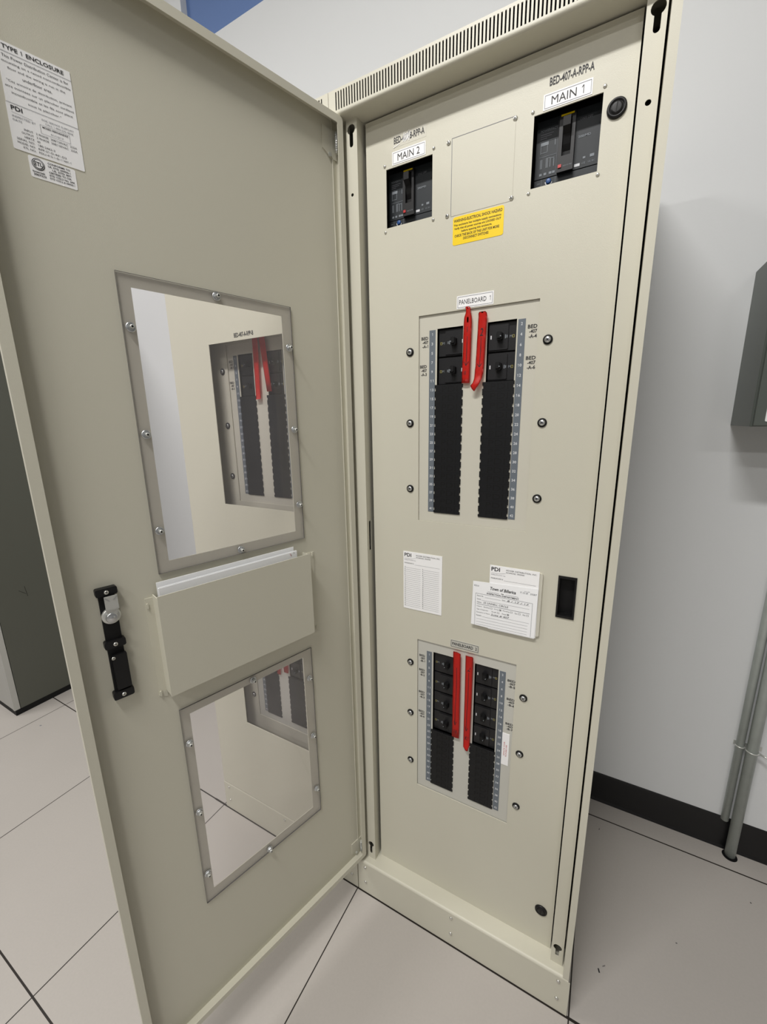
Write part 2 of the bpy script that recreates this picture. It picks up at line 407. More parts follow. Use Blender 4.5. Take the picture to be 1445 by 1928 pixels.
def filler(fr, a0, a1, z0, z1, parent):
    """snap-in blank column with notched edges, a row every 19 mm"""
    n = int(round((z1-z0)/0.019)); p = (z1-z0)/n
    L, R_ = [], []
    for i in range(n):
        zt = z1-i*p
        L += [(a0, zt), (a0, zt-p*0.35), (a0+0.0022, zt-p*0.37), (a0+0.0022, zt-p*0.68), (a0, zt-p*0.70), (a0, zt-p*0.985)]
        R_ += [(a1, zt), (a1, zt-p*0.35), (a1-0.0022, zt-p*0.37), (a1-0.0022, zt-p*0.68), (a1, zt-p*0.70), (a1, zt-p*0.985)]
    b = MB(); b.prism(fr, L + R_[::-1], -0.003, 0.0022, FILL)
    for i in range(n):
        zc = z1-(i+0.5)*p
        b.line(fr, a0+0.002, z1-(i+1)*p, a1-0.002, z1-(i+1)*p, 0.0005, MATTE, 0.0024)
        b.text(fr, 'PDI', a0+0.017, a1-0.011, zc-0.006, zc+0.006, MATTE, 0.0024)
    return b.build('filler_strip', parent)

def number_strip(fr, a0, a1, z1, z0, first, parent):
    b = MB(); b.box(fr, a0, a1, z0, z1, 0, 0.0007, STRIP)
    p = 0.019; c = (a0+a1)/2
    for i in range(21):
        zc = z1-0.0085-i*p; t = str(first+2*i)
        hw = 0.0017 if len(t) == 1 else 0.0037
        if t == '1': hw = 0.0009
        b.text(fr, t, c-hw, c+hw, zc-0.0028, zc+0.0028, WINK, 0.0009, bold=True)
    return b.build('number_strip', parent, recalc=False)

def ribbon(fr, rows, parent, marks=()):
    """red marking tape: rows of (left, right, z, stand-off)"""
    b = MB(); n = 5; vs = []
    for (l, r, z, d) in rows:
        vs.append([b.bm.verts.new(fr.p(l+(r-l)*k/n, z, d + 0.0012*math.sin(PI*k/n))) for k in range(n+1)])
    mi = b.mi(RED)
    for i in range(len(rows)-1):
        for k in range(n):
            f = b.bm.faces.new([vs[i][k], vs[i+1][k], vs[i+1][k+1], vs[i][k+1]]); f.material_index = mi; f.smooth = True
    bmesh.ops.solidify(b.bm, geom=list(b.bm.faces), thickness=0.0003)
    for mk in marks:
        if mk[0] == 'l':
            for q in range(1, len(mk[1])):
                (x0, z0), (x1, z1) = mk[1][q-1], mk[1][q]; b.line(fr, x0, z0, x1, z1, 0.0010, INK, mk[2])
        else: b.text(fr, mk[1], mk[2], mk[3], mk[4], mk[5], INK, mk[6], rot=0, shear=mk[7])
    o = b.build('red_tape', parent, recalc=False); return o

def lerp_rows(ks, n):
    out = []
    for i in range(len(ks)-1):
        for j in range(n):
            t = j/n; out.append(tuple(ks[i][q]*(1-t)+ks[i+1][q]*t for q in range(4)))
    out.append(ks[-1]); return out

# ------------------------------------------------------------------ the cabinets
PY = 0.045
def main_breaker(a0, a1, z0, z1, root):
    """moulded-case breaker seen through its opening, set back behind the dead front"""
    fr = Frame((0, PY+0.026, 0), X_, Z_)
    # the breaker sits a little outboard of and above its opening
    a0, a1, z0, z1 = a0-(0.564-a0)*0.030, a1-(0.564-a1)*0.030, z0+0.0122, z1+0.0060
    W_, H_ = a1-a0, z1-z0
    x = lambda u: a0+u*W_
    z = lambda v: z0+v*H_
    b = MB()
    b.box(fr, a0-0.02, a1+0.02, z0-0.02, z1+0.02, -0.03, -0.028, MATTE)
    b.box(fr, x(0.06), x(1.10), z(0.115), z(0.97), -0.028, 0.0, MAINF)
    b.box(fr, x(0.06), x(1.10), z(-0.25), z(0.10), -0.028, 0.0, MAINF)
    D = 0.0004
    b.text(fr, 'POWERPACT', x(0.12), x(0.38), z(0.80), z(0.835), DIMK, D, bold=True)
    for k, wd in enumerate((0.2, 0.17, 0.1)): b.line(fr, x(0.12), z(0.765-0.03*k), x(0.12+wd), z(0.765-0.03*k), 0.0010, GINK, D)
    b.line(fr, x(0.12), z(0.665), x(0.38), z(0.665), 0.0005, DIMK, D)
    b.line(fr, x(0.12), z(0.435), x(0.38), z(0.435), 0.0005, DIMK, D); b.line(fr, x(0.385), z(0.12), x(0.385), z(0.9), 0.0004, GINK, D)
    b.box(fr, x(0.13), x(0.25), z(0.60), z(0.65), 0, D, DIMK); b.line(fr, x(0.135), z(0.60), x(0.135), z(0.48), 0.0007, DIMK, D); b.line(fr, x(0.235), z(0.60), x(0.235), z(0.5), 0.0007, DIMK, D)
    b.line(fr, x(0.135), z(0.495), x(0.235), z(0.495), 0.0007, DIMK, D); b.line(fr, x(0.35), z(0.655), x(0.35), z(0.57), 0.0010, DIMK, D)
    for u in (0.14, 0.16, 0.23, 0.25, 0.29, 0.345): b.line(fr, x(u), z(0.26), x(u), z(0.40), 0.0010, DIMK, D)
    b.line(fr, x(0.23), z(0.40), x(0.29), z(0.40), 0.0008, DIMK, D); b.line(fr, x(0.29), z(0.39), x(0.35), z(0.39), 0.0008, DIMK, D)
    for u in (0.13, 0.2, 0.28, 0.33): b.box(fr, x(u), x(u+0.04), z(0.155), z(0.19), 0, D, DIMK)
    b.text(fr, 'ON/I OFF', x(0.70), x(0.88), z(0.80), z(0.835), GINK, D)
    b.text(fr, '200/MD', x(0.69), x(0.87), z(0.555), z(0.59), DIMK, D, bold=True)
    b.box(fr, x(0.66), x(0.74), z(0.15), z(0.19), 0, D, WINK); b.text(fr, 'CE', x(0.77), x(0.82), z(0.16), z(0.19), DIMK, D)
    b.text(fr, 'UL IEC', x(0.86), x(0.96), z(0.165), z(0.19), DIMK, D); b.box(fr, x(0.78), x(0.815), z(0.24), z(0.27), 0, D, DIMK); b.box(fr, x(0.88), x(0.94), z(0.24), z(0.28), 0, D, DIMK)
    b.disc(fr, x(1.0), z(0.68), 0.002, 0, D, MATTE, 10)
    b.line(fr, x(0.17), z(0.10), x(0.17), z(-0.05), 0.0004, DIMK, D); b.line(fr, x(0.385), z(0.10), x(0.385), z(-0.1), 0.0004, DIMK, D)
    b.text(fr, '200A', x(0.10), x(0.15), z(0.03), z(0.055), DIMK, D)
    o = b.build('main_breaker', root)
    e = MB()
    e.plate(fr, x(0.41), x(0.645), z(0.10), z(0.93), 0, 0.009, BRK, holes=((x(0.465), x(0.595), z(0.33), z(0.86)),))
    e.box(fr, x(0.465), x(0.595), z(0.33), z(0.86), 0.0, 0.001, MATTE)
    e.box(fr, x(0.43), x(0.62), z(0.895), z(0.92), 0.009, 0.0094, YEL)
    e.text(fr, 'PUSH TO TRIP', x(0.50), x(0.63), z(0.165), z(0.185), DIMK, 0.0094)
    e.build('handle_surround', o)
    h = MB(); h.prism(Frame((x(0.475), PY+0.026, 0), (0, -1, 0), Z_), [(0.001, z(0.42)), (0.006, z(0.5)), (0.011, z(0.62)), (0.020, z(0.70)), (0.020, z(0.83)), (0.012, z(0.845)), (0.001, z(0.80))], -(x(0.585)-x(0.475)), 0, MATTE)
    h.build('toggle_handle', o)
    r = MB(); r.box(fr, x(0.425), x(0.475), z(0.16), z(0.205), 0.009, 0.0105, REDB); tag(r.build('trip_button', o), 'red square trip button')
    dl = MB(); dl.lathe(fr, x(0.285), z(0.045), [(0.0046, 0), (0.0044, 0.0022), (0.003, 0.0028)], DIAL, 18)
    n = 12
    for i in range(n):
        t0, t1 = PI+PI*0.9*i/n, PI+PI*0.9*(i+1)/n
        dl.face([fr.p(x(0.285)+q*math.cos(t), z(0.045)+q*math.sin(t), 0.0005) for q, t in ((0.0048, t0), (0.0064, t0), (0.0064, t1), (0.0048, t1))], WINK)
    tag(dl.build('adjustment_dial', o, recalc=False), 'blue dial with a white arc under it')
    return o

def keyhole(cx, cz, r, w_, zb):
    pts = []; t0 = math.asin(w_/2/r)
    a0 = -PI/2+t0; a1 = 1.5*PI-t0
    for i in range(19):
        t = a0+(a1-a0)*i/18; pts.append((cx+r*math.cos(t), cz+r*math.sin(t)))
    for i in range(7):
        t = PI+PI*i/6; pts.append((cx+w_/2*math.cos(t), zb+w_/2+w_/2*math.sin(t)))
    return pts
def circ(cx, cz, r, n=14): return [(cx+r*math.cos(2*PI*i/n), cz+r*math.sin(2*PI*i/n)) for i in range(n)]

def cabinet_body(root, K0=0.0040, K1=0.6045):
    """enclosure shared by both cabinets, in the cabinet's own axes (left front corner at 0,0,0)"""
    fr = WORLD; D = 0.60
    b = MB()
    b.box(fr, 0.004, 0.006, 0.0, 2.0895, -D, -0.0015, BEIGE)
    b.box(fr, 0.599, 0.601, 0.0, 2.0895, -D, -0.0015, BEIGE)
    b.box(fr, 0.006, 0.599, 0.0, 2.0895, -D, -D+0.002, BEIGE)
    b.box(fr, 0.006, 0.599, 2.0875, 2.0895, -D+0.002, -0.0015, BEIGE)
    b.box(fr, 0.006, 0.599, 0.0, 0.002, -D+0.002, -0.07, BEIGE)
    b.box(fr, 0.006, 0.599, 0.1, 2.08, -0.16, -0.158, SHADEIN)  # added black sheet, paints the shade of the hollow interior
    b.build('enclosure_shell', root)
    # ventilated header with rounded lower edge
    b = MB(); p = 0.00634; hs = []
    k = 0
    while 0.0203+k*p < 0.588: hs.append((0.0203+k*p-0.00145, 0.0203+k*p+0.00145, 2.0535, 2.0845)); k += 1
    b.plate(fr, 0.002, 0.601, 2.0505, 2.0895, -0.0015, 0.0, BEIGE, hs)
    side = Frame((0, 0, 0), (0, -1, 0), Z_)                        # a = -y, b = z, d = -x
    r = 0.0055; arc = [(-r+r*math.cos(-t), 2.0505+r*math.sin(-t)) for t in [PI/2*i/6 for i in range(7)]]
    inner = [(-r+(r-0.0015)*math.cos(-t), 2.0505+(r-0.0015)*math.sin(-t)) for t in [PI/2*i/6 for i in range(7)]]
    b.prism(side, arc + [(-0.062, 2.045), (-0.062, 2.0465)] + inner[::-1], -0.601, -0.002, BEIGE)
    b.box(fr, 0.006, 0.599, 2.0505, 2.0875, -0.0075, -0.006, SHADEIN)  # added black backing, keeps the vent slots looking shaded
    o = b.build('vent_header', root)
    for f in o.data.polygons: f.use_smooth = False
    # kick plate with rounded upper edge and ledge
    b = MB(); b.box(fr, K0, K1, 0.002, 0.112, -0.0015, 0.0, BEIGE)
    r = 0.0065; arc = [(-r+r*math.cos(t), 0.112+r*math.sin(t)) for t in [PI/2*i/6 for i in range(7)]]
    inner = [(-r+(r-0.0015)*math.cos(t), 0.112+(r-0.0015)*math.sin(t)) for t in [PI/2*i/6 for i in range(7)]]
    b.prism(side, arc + [(-0.062, 0.1185), (-0.062, 0.117)] + inner[::-1], -0.601, -K0, BEIGE)
    b.box(fr, K0, K1, 0.0, 0.003, -0.004, -0.0016, MATTE)
    b.disc(Frame((0, 0, 0), X_, Y_), 0.5965, 0.0085, 0.0030, 0.1185, 0.1188, MATTE, 14)
    kick = b.build('kick_plate', root)
    for x in (0.0296, 0.3057, 0.5793):
        for z in (0.099, 0.0425): rivet(fr, x, z, kick, 0.0048)
    # door posts with keyhole slots
    b = MB(); pf = fr.shift(d=-0.022)
    b.prism(pf, [(0.0297, 0.1185), (0.0542, 0.1185), (0.0542, 2.045), (0.0297, 2.045)], -0.0015, 0, BEIGE,
            holes=[keyhole(0.0404, 2.0265, 0.0092, 0.0088, 1.995), keyhole(0.0398, 0.171, 0.0090, 0.0078, 0.136), circ(0.0393, 1.9088, 0.0032)])
    rf = Frame((0.0542, 0, 0), Y_, Z_)                              # reveal facing +x
    b.plate(rf, 0.0235, 0.060, 0.1185, 2.045, -0.0015, 0, BEIGE, holes=((0.0325, 0.0415, 1.1150, 1.1915),))
    b.box(fr, 0.006, 0.0297, 0.1185, 2.045, -0.034, -0.032, BEIGE)
    b.box(fr, 0.0282, 0.0297, 0.1185, 2.045, -0.032, -0.022, BEIGE)
    b.build('door_post', root)
    b = MB()
    b.prism(pf, [(0.5570, 0.1185), (0.5843, 0.1185), (0.5843, 2.045), (0.5570, 2.045)], -0.0015, 0, BEIGE,
            holes=[keyhole(0.5722, 2.0175, 0.0098, 0.0092, 1.987), keyhole(0.5705, 0.169, 0.0096, 0.0085, 0.1425), circ(0.5715, 1.902, 0.0042)])
    b.box(fr, 0.5570, 0.5585, 0.1185, 2.045, -0.060, -0.0235, BEIGE)
    b.box(fr, 0.5828, 0.5843, 0.1185, 2.045, -0.060, -0.0235, BEIGE)
    b.build('door_post', root)
    b = MB(); b.box(fr, 0.5878, 0.601, 0.1185, 2.045, -0.058, -0.0003, BEIGE)
    b.build('side_trim', root)
    # gaps close on the shell's black sheet, painted in for inner shade
    return root

def dead_front(root, full=True):
    fr = Frame((0, PY, 0), X_, Z_)
    M1 = (0.4014, 0.5076, 1.8393, 1.9496); M2 = (0.1092, 0.2123, 1.8385, 1.9463)
    P1 = (0.1842, 0.4300, 1.2055, 1.6562); P2 = (0.1828, 0.4290, 0.4430, 0.8915)
    b = MB(); b.plate(fr, 0.0618, 0.5541, 0.1185, 2.0410, -0.002, 0, BEIGE, holes=(M1, M2, P1, P2, (0.5020, 0.5355, 1.0290, 1.1198)))
    panel = b.build('dead_front_panel', root)
    if full:
        main_breaker(*M1, root); main_breaker(*M2, root)
        for (a, z) in ((0.5089, 1.957), (0.3986, 1.9558), (0.5092, 1.8339), (0.3985, 1.833), (0.2147, 1.9552), (0.1061, 1.953), (0.2149, 1.8319), (0.106, 1.8316)):
            rivet(fr, a, z, panel, 0.0031, name='screw')
        for (a, z) in ((0.3690, 1.9565), (0.3685, 1.8335), (0.2453, 1.9551), (0.2447, 1.8318)): pan_screw(fr, a, z, panel, 0.0042, m=RIVET)
        b = MB(); b.box(fr, 0.2523, 0.3702, 1.8290, 1.9596, 0, 0.0005, BEIGE)
        b.line(fr, 0.2523, 1.8290, 0.2523, 1.9596, 0.0009, GINK, 0.0007); b.line(fr, 0.2523, 1.9596, 0.3702, 1.9596, 0.0009, GINK, 0.0007)
        b.build('blank_cover_plate', panel)
        nameplate(fr, 'MAIN 1', 0.4155, 0.4908, 1.9521, 1.9750, panel, fx=(0.17, 0.83, 0.24, 0.76))
        nameplate(fr, 'MAIN 2', 0.1237, 0.1977, 1.9495, 1.9730, panel, ink=INK, fx=(0.17, 0.83, 0.24, 0.76))
        b = MB(); b.text(fr, 'BED-407-A-RPP-A', 0.4238, 0.4912, 1.9848, 1.9970, INK, bold=True)
        b.build('cabinet_label', panel, recalc=False)
        b = MB(); b.box(fr, 0.1265, 0.1986, 1.9797, 2.0018, 0, 0.0002, COVER); b.text(fr, 'BED-407-B-RPP-A', 0.1280, 0.1950, 1.9855, 1.9975, INK, bold=True)
        for q in range(7):                                             # torn, scratched patch over the number
            x0 = 0.1480+q*0.0022; b.line(fr, x0, 1.983+random.uniform(0, 0.004), x0+0.003+random.uniform(0, 0.002), 1.997+random.uniform(0, 0.005), 0.0010+0.0006*random.random(), WHITE, 0.0007)
        b.line(fr, 0.127, 1.980, 0.141, 1.984, 0.0012, WHITE, 0.0007)
        tag(b.build('cabinet_label', panel, recalc=False), 'clear lettered sticker, torn and scratched in the middle')
        b = MB(); b.prism(fr, rrect(0.2571, 0.3563, 1.7764, 1.8259, 0.004), 0, 0.0005, YEL)
        for t, l, r_, z, h in (('WARNING-ELECTRICAL SHOCK HAZARD', .02, .97, .84, .07), ('This enclosure has multiple supply connections', .02, .95, .68, .06), ('Verify that all power sources are LOCKED OUT', .03, .95, .56, .06),
                            ('before opening this enclosure.', .18, .78, .44, .06), ('CHECK THE BACK OF THIS UNIT FOR MORE', .04, .92, .31, .06), ('DISCONNECT SWITCHES', .22, .72, .18, .06)):
            b.text(fr, t, 0.2571+0.0992*l, 0.2571+0.0992*r_, 1.7764+0.0495*(z-h/2), 1.7764+0.0495*(z+h), BROWNINK, 0.0008, bold=True)
        b.build('warning_label', panel, recalc=False)
        for (a, z) in ((0.5288, 1.9207), (0.5250, 0.2270)):
            b = MB(); b.lathe(fr, a, z, [(0.0146, 0), (0.0142, 0.003), (0.0120, 0.0045), (0.0100, 0.0035), (0.0095, 0.0026), (0.0088, 0.0026), (0.0084, 0.0042), (0.006, 0.0044)], BLACK, 32)
            t = 0.12
            b.line(fr, a-math.sin(t)*0.0075, z-math.cos(t)*0.0075, a+math.sin(t)*0.0075, z+math.cos(t)*0.0075, 0.0016, MATTE, 0.0047)
            b.build('quarter_turn_latch', panel, recalc=False)
        b = MB(); b.plate(fr, 0.5011, 0.5364, 1.0283, 1.1206, -0.001, 0.0022, BLACK, holes=((0.5045, 0.5330, 1.0335, 1.1155),))
        b.box(fr, 0.5045, 0.5330, 1.0335, 1.1155, -0.018, -0.0165, MATTE)
        for q in ((0.503, 0.5045, 1.0335, 1.1155), (0.5330, 0.5345, 1.0335, 1.1155), (0.5045, 0.533, 1.032, 1.0335), (0.5045, 0.533, 1.1155, 1.117)): b.box(fr, *q, -0.018, -0.001, MATTE)
        b.box(fr, 0.5170, 0.5300, 1.0335, 1.037, -0.0165, -0.006, BLACK)
        b.build('recessed_pull', panel)
        directory_card(fr, 0.1448, 0.2468, 0.9716, 1.1230, panel, True, 0.0012)
        directory_card(fr, 0.3610, 0.4650, 0.9702, 1.1230, panel, False, 0.006)
    panelboard(fr, P1, 1, root, full)
    panelboard(fr, P2, 2, root, full)

def directory_card(fr, a0, a1, b0, b1, panel, rows, th):
    b = MB(); W_, H_ = a1-a0, b1-b0
    if th > 0.004: b.prism(fr, rrect(a0+0.006, a1+0.0065, b0+0.004, b1-0.004, 0.004), 0, th-0.0015, COVER)
    b.box(fr, a0, a1, b0, b1, 0 if th < 0.004 else th-0.0012, th, WHITE)
    d = th+0.0003
    b.text(fr, 'PDI', a0+W_*.03, a0+W_*.21, b1-H_*.085, b1-H_*.025, INK, d, bold=True)
    b.line(fr, a0+W_*.03, b1-H_*.115, a0+W_*.2, b1-H_*.118, 0.0004, GINK, d); b.line(fr, a0+W_*.2, b1-H_*.118, a0+W_*.33, b1-H_*.098, 0.0004, GINK, d)
    b.text(fr, 'leading the power way', a0+W_*.03, a0+W_*.33, b1-H_*.150, b1-H_*.13, GINK, d)
    b.text(fr, 'POWER DISTRIBUTION, INC.', a0+W_*.34, a0+W_*.95, b1-H_*.062, b1-H_*.038, INK, d)
    b.text(fr, 'RICHMOND, VIRGINIA', a0+W_*.34, a0+W_*.71, b1-H_*.095, b1-H_*.072, INK, d)
    b.text(fr, 'PANELBOARD #', a0+W_*.03, a0+W_*.28, b1-H_*.205, b1-H_*.185, INK, d)
    b.line(fr, a0+W_*.30, b1-H_*.21, a0+W_*.94, b1-H_*.21, 0.0004, GINK, d)
    if rows:
        for i in range(21):
            z = b1-H_*(.275+.0338*i)
            b.line(fr, a0+W_*.03, z, a0+W_*.46, z, 0.0004, GINK, d); b.line(fr, a0+W_*.50, z, a0+W_*.93, z, 0.0004, GINK, d)
            b.text(fr, str(2*i+1), a0+W_*.03, a0+W_*(.05 if i < 5 else .06), z+0.0006, z+0.0028, INK, d); b.text(fr, str(2*i+2), a0+W_*.50, a0+W_*(.52 if i < 4 else .53), z+0.0006, z+0.0028, INK, d)
    return b.build('directory_card', panel)

def panelboard(fr, P, which, root, full):
    a0, a1, z0, z1 = P
    top = 1.6266 if which == 1 else 0.8645
    nb = 2 if which == 1 else 4
    cut = top-0.019*3*nb
    cf = fr.shift(d=-0.0035)
    b = MB(); b.plate(cf, a0-0.006, a1+0.006, z0-0.006, z1+0.006, -0.0015, 0, COVER if which == 1 else COVER2, holes=((0.2256, 0.2822, cut, top), (0.3326, 0.3895, cut, top)))
    cover = b.build('panelboard_cover', root)
    bf = cf.shift(d=-0.001)
    for left, x0, x1 in ((True, 0.2262, 0.2818), (False, 0.3340, 0.3892)):
        for i in range(nb): breaker(bf, x0, x1, top-0.0285-0.057*i, root, left)
    zf = top-0.019*21
    filler(cf, 0.2218, 0.2850, zf, cut, cover); filler(cf, 0.3268, 0.3910, zf, cut, cover)
    number_strip(cf, 0.2078, 0.2216, top-0.0015, zf+0.001, 1, cover); number_strip(cf, 0.3922, 0.4060, top-0.0015, zf+0.001, 2, cover)
    if which == 1: labs = (('-A-1', .1892, .2048, 1.589, 1.6135), ('-A-3', .1862, .2020, 1.5312, 1.5560), ('-A-4', .4104, .4276, 1.5868, 1.6132), ('-A-6', .4100, .4281, 1.530, 1.5562))
    else: labs = (('-B-1', .1872, .2028, .8262, .8490), ('-B-2', .1866, .2022, .7857, .8075), ('-B-3', .1862, .2022, .7194, .7420), ('-B-4', .1860, .2022, .6605, .6830),
                  ('-B-5', .4108, .4285, .8240, .8470), ('-B-6', .4112, .4292, .7752, .7980), ('-B-7', .4116, .4292, .7098, .7310))
    for t, *q in labs:
        if not full: t = t.replace('-A-', '-B-') if which == 1 else t
        circuit_label(cf, ['BED', '-407', t], *q, cover)
    for z in ((1.5850, 1.4317, 1.2805) if which == 1 else (0.8206, 0.6687, 0.5168)): washer_screw(fr, 0.1635, z, cover)
    for z in ((1.5822, 1.4297, 1.2781) if which == 1 else (0.8123, 0.6600, 0.5083)): washer_screw(fr, 0.4485, z, cover)
    tf = fr.shift(d=0.002)
    if full:
        if which == 1:
            nameplate(fr, 'PANELBOARD  1', 0.2685, 0.3435, 1.6583, 1.6826, cover, fx=(0.07, 0.92, 0.32, 0.68))
            rows = [(0.2890, 0.2930, 1.6605, 0), (0.2874, 0.2975, 1.6585, .001), (0.2893, 0.2985, 1.655, .001), (0.2890, 0.2990, 1.649, .0012), (0.2858, 0.3015, 1.640, .001), (0.2852, 0.3020, 1.630, .001)]
            rows += [(0.2852-0.0014*i/10, 0.3020-0.0012*i/10, 1.630-0.1175*i/10, .001+.0004*math.sin(i)) for i in range(1, 11)]
            ribbon(tf, rows, cover, [('l', [(0.2935, 1.622), (0.2933, 1.6115)], .0026), ('l', [(0.2937, 1.604), (0.2932, 1.575), (0.2926, 1.5475)], .0026), ('l', [(0.2882, 1.5555), (0.2926, 1.5470), (0.2978, 1.5550)], .0026),
                                     ('l', [(0.2893, 1.5370), (0.2893, 1.5285)], .0026), ('l', [(0.2922, 1.5370), (0.2922, 1.5290)], .0026)])
            rows = [(0.3165, 0.3290, 1.6465, .002), (0.3152, 0.3322, 1.6435, .002), (0.3153, 0.3330, 1.638, .001)]
            rows += [(0.3153-0.0030*i/8, 0.3330-0.0030*i/8, 1.638-0.094*i/8, .001+.0004*math.sin(2*i)) for i in range(1, 9)]
            rows += [(0.3120, 0.3298, 1.538, .003), (0.3112, 0.3290, 1.530, .0015), (0.3112, 0.3272, 1.520, .004), (0.3095, 0.3245, 1.512, .007), (0.3050, 0.3215, 1.506, .009), (0.3075, 0.3165, 1.500, .007), (0.3110, 0.3135, 1.4955, .005)]
            ribbon(tf, rows, cover, [('t', '2', 0.3195, 0.3262, 1.6015, 1.6160, .0026, 0.2), ('l', [(0.3225, 1.598), (0.3222, 1.570), (0.3208, 1.5430)], .0026), ('l', [(0.3160, 1.549), (0.3208, 1.5420), (0.3250, 1.549)], .0028)])
        else:
            nameplate(fr, 'PANELBOARD  2', 0.2712, 0.3419, 0.8950, 0.9152, cover, m=COVER2, edge=INK, border=0.0009, bold=True, fx=(0.07, 0.93, 0.30, 0.70))
            rows = [(0.2815, 0.2890, 0.8875, .003), (0.2802, 0.2990, 0.8835, .002)] + [(0.2802+0.0014*i/8, 0.2990+0.0016*i/8, 0.8835-0.2400*i/8, .001+.0005*math.sin(i*1.7)) for i in range(1, 9)]
            ribbon(tf, rows, cover, [('l', [(0.2893, 0.8650), (0.2888, 0.8510)], .0026), ('l', [(0.2898, 0.8440), (0.2905, 0.8050), (0.2908, 0.7800), (0.2890, 0.7300), (0.2888, 0.6830)], .0028),
                                     ('l', [(0.2868, 0.6920), (0.2892, 0.6800), (0.2930, 0.6910)], .0028), ('t', '10', 0.2865, 0.2945, 0.6565, 0.6665, .0028, 0.2)])
            rows = [(0.3122, 0.3285, 0.8855, .004), (0.3113, 0.3303, 0.8820, .002)] + [(0.3113+0.0006*i/8, 0.3303-0.0018*i/8, 0.8820-0.2480*i/8, .001+.0005*math.sin(i*1.3)) for i in range(1, 9)]
            rows += [(0.3130, 0.3265, 0.6270, .004), (0.3190, 0.3255, 0.6200, .006)]
            ribbon(tf, rows, cover, [('t', '2', 0.3165, 0.3245, 0.8430, 0.8560, .0026, 0.3), ('l', [(0.3205, 0.8400), (0.3203, 0.7700), (0.3190, 0.7200), (0.3185, 0.6760)], .0028),
                                     ('l', [(0.3160, 0.6870), (0.3187, 0.6740), (0.3230, 0.6840)], .0028), ('t', 'K1', 0.3160, 0.3250, 0.6480, 0.6590, .0028, 0.2)])
            b = MB(); b.box(cf, 0.4062, 0.4231, 0.6110, 0.7000, 0, 0.0012, WHITE)
            b.text(cf, 'SPACE FOR', 0.4105, 0.4135, 0.638, 0.677, RINK, 0.0015, rot=1); b.text(cf, 'FUTURE USE', 0.4155, 0.4185, 0.6365, 0.669, RINK, 0.0015, rot=1)
            tag(b.build('sticker', cover, recalc=False), 'white sticker with small red vertical lettering')
    else:
        if which == 1:
            ribbon(tf, lerp_rows([(0.2960, 0.3160, 1.680, .004), (0.2905, 0.3090, 1.5060, .001), (0.2915, 0.3085, 1.5025, .004)], 4), cover)
            ribbon(tf, lerp_rows([(0.3180, 0.3390, 1.680, .004), (0.3330, 0.3512, 1.5215, .001)], 4), cover)
        else:
            ribbon(tf, lerp_rows([(0.2830, 0.2995, 0.880, .002), (0.2845, 0.3000, 0.637, .001)], 4), cover)
            ribbon(tf, lerp_rows([(0.3130, 0.3320, 0.880, .002), (0.3143, 0.3330, 0.652, .001)], 4), cover)
    return cover

# -- cabinet A (open) and cabinet B (closed, to its left)
cabA = empty('power_distribution_cabinet', (0, 0, 0), 'open beige steel breaker cabinet with its tall door swung to the left', 'electrical cabinet')
cabinet_body(cabA); dead_front(cabA, True)
OFF = -0.600
cabB = empty('power_distribution_cabinet', (OFF, 0, 0), 'closed beige cabinet behind the open door, seen through the two clear windows of that door', 'electrical cabinet')
cabinet_body(cabB, K1=0.6005); dead_front(cabB, False)

# -- doors: own axes a = distance from hinge (s), n towards the inside of the cabinet, z up
def door_mesh(root, loc, rotz, s0, s1, z0, z1, holes, depth, inner):
    """inner = +1 when the pan opens towards local +Y"""
    fr = Frame((0, 0, 0), (-1, 0, 0), Z_)                            # a = -s, d = +n
    b = MB(); t = 0.0015
    b.plate(fr, -s1, -s0, z0, z1, -t, 0, BEIGE, holes=[(-h[1], -h[0], h[2], h[3]) for h in holes])
    w_ = 0.0141
    b.prism(fr, rrect(-s1, -s0, z0, z1, 0.006), depth-t, depth, BEIGE, holes=[rrect(-s1+w_, -s0-w_, z0+w_, z1-w_, 0.0025)[::-1]])
    b.box(fr, -s1, -s1+t, z0, z1, 0, depth-t, BEIGE); b.box(fr, -s0-t, -s0, z0, z1, 0, depth-t, BEIGE)
    b.box(fr, -s1+t, -s0-t, z0, z0+t, 0, depth-t, BEIGE); b.box(fr, -s1+t, -s0-t, z1-t, z1, 0, depth-t, BEIGE)
    o = b.build('door', root); o.location = loc; o.rotation_euler = (0, 0, rotz)
    return o, fr
def window(fr, door, s0, s1, z0, z1, nuts):
    b = MB(); b.box(fr, -s1, -s0, z0, z1, 0.0004, 0.0034, PANE, side=EDGE)
    pane = b.build('window_pane', door)
    for (s, z) in nuts:
        b = MB(); a = -s
        b.lathe(fr, a, z, [(0.0074, 0.0034), (0.0074, 0.0046), (0.006, 0.005)], CHROME, 20)
        b.prism(fr, [(a+0.0056*math.cos(PI/3*i+0.3), z+0.0056*math.sin(PI/3*i+0.3)) for i in range(6)], 0.005, 0.0085, CHROME)
        b.lathe(fr, a, z, [(0.0032, 0.0085), (0.0032, 0.0125), (0.0024, 0.0132)], STEEL, 12)
        b.disc(fr, a, z, 0.0017, 0.0132, 0.0134, MATTE, 8)
        b.build('window_nut', door, recalc=False)
    return pane

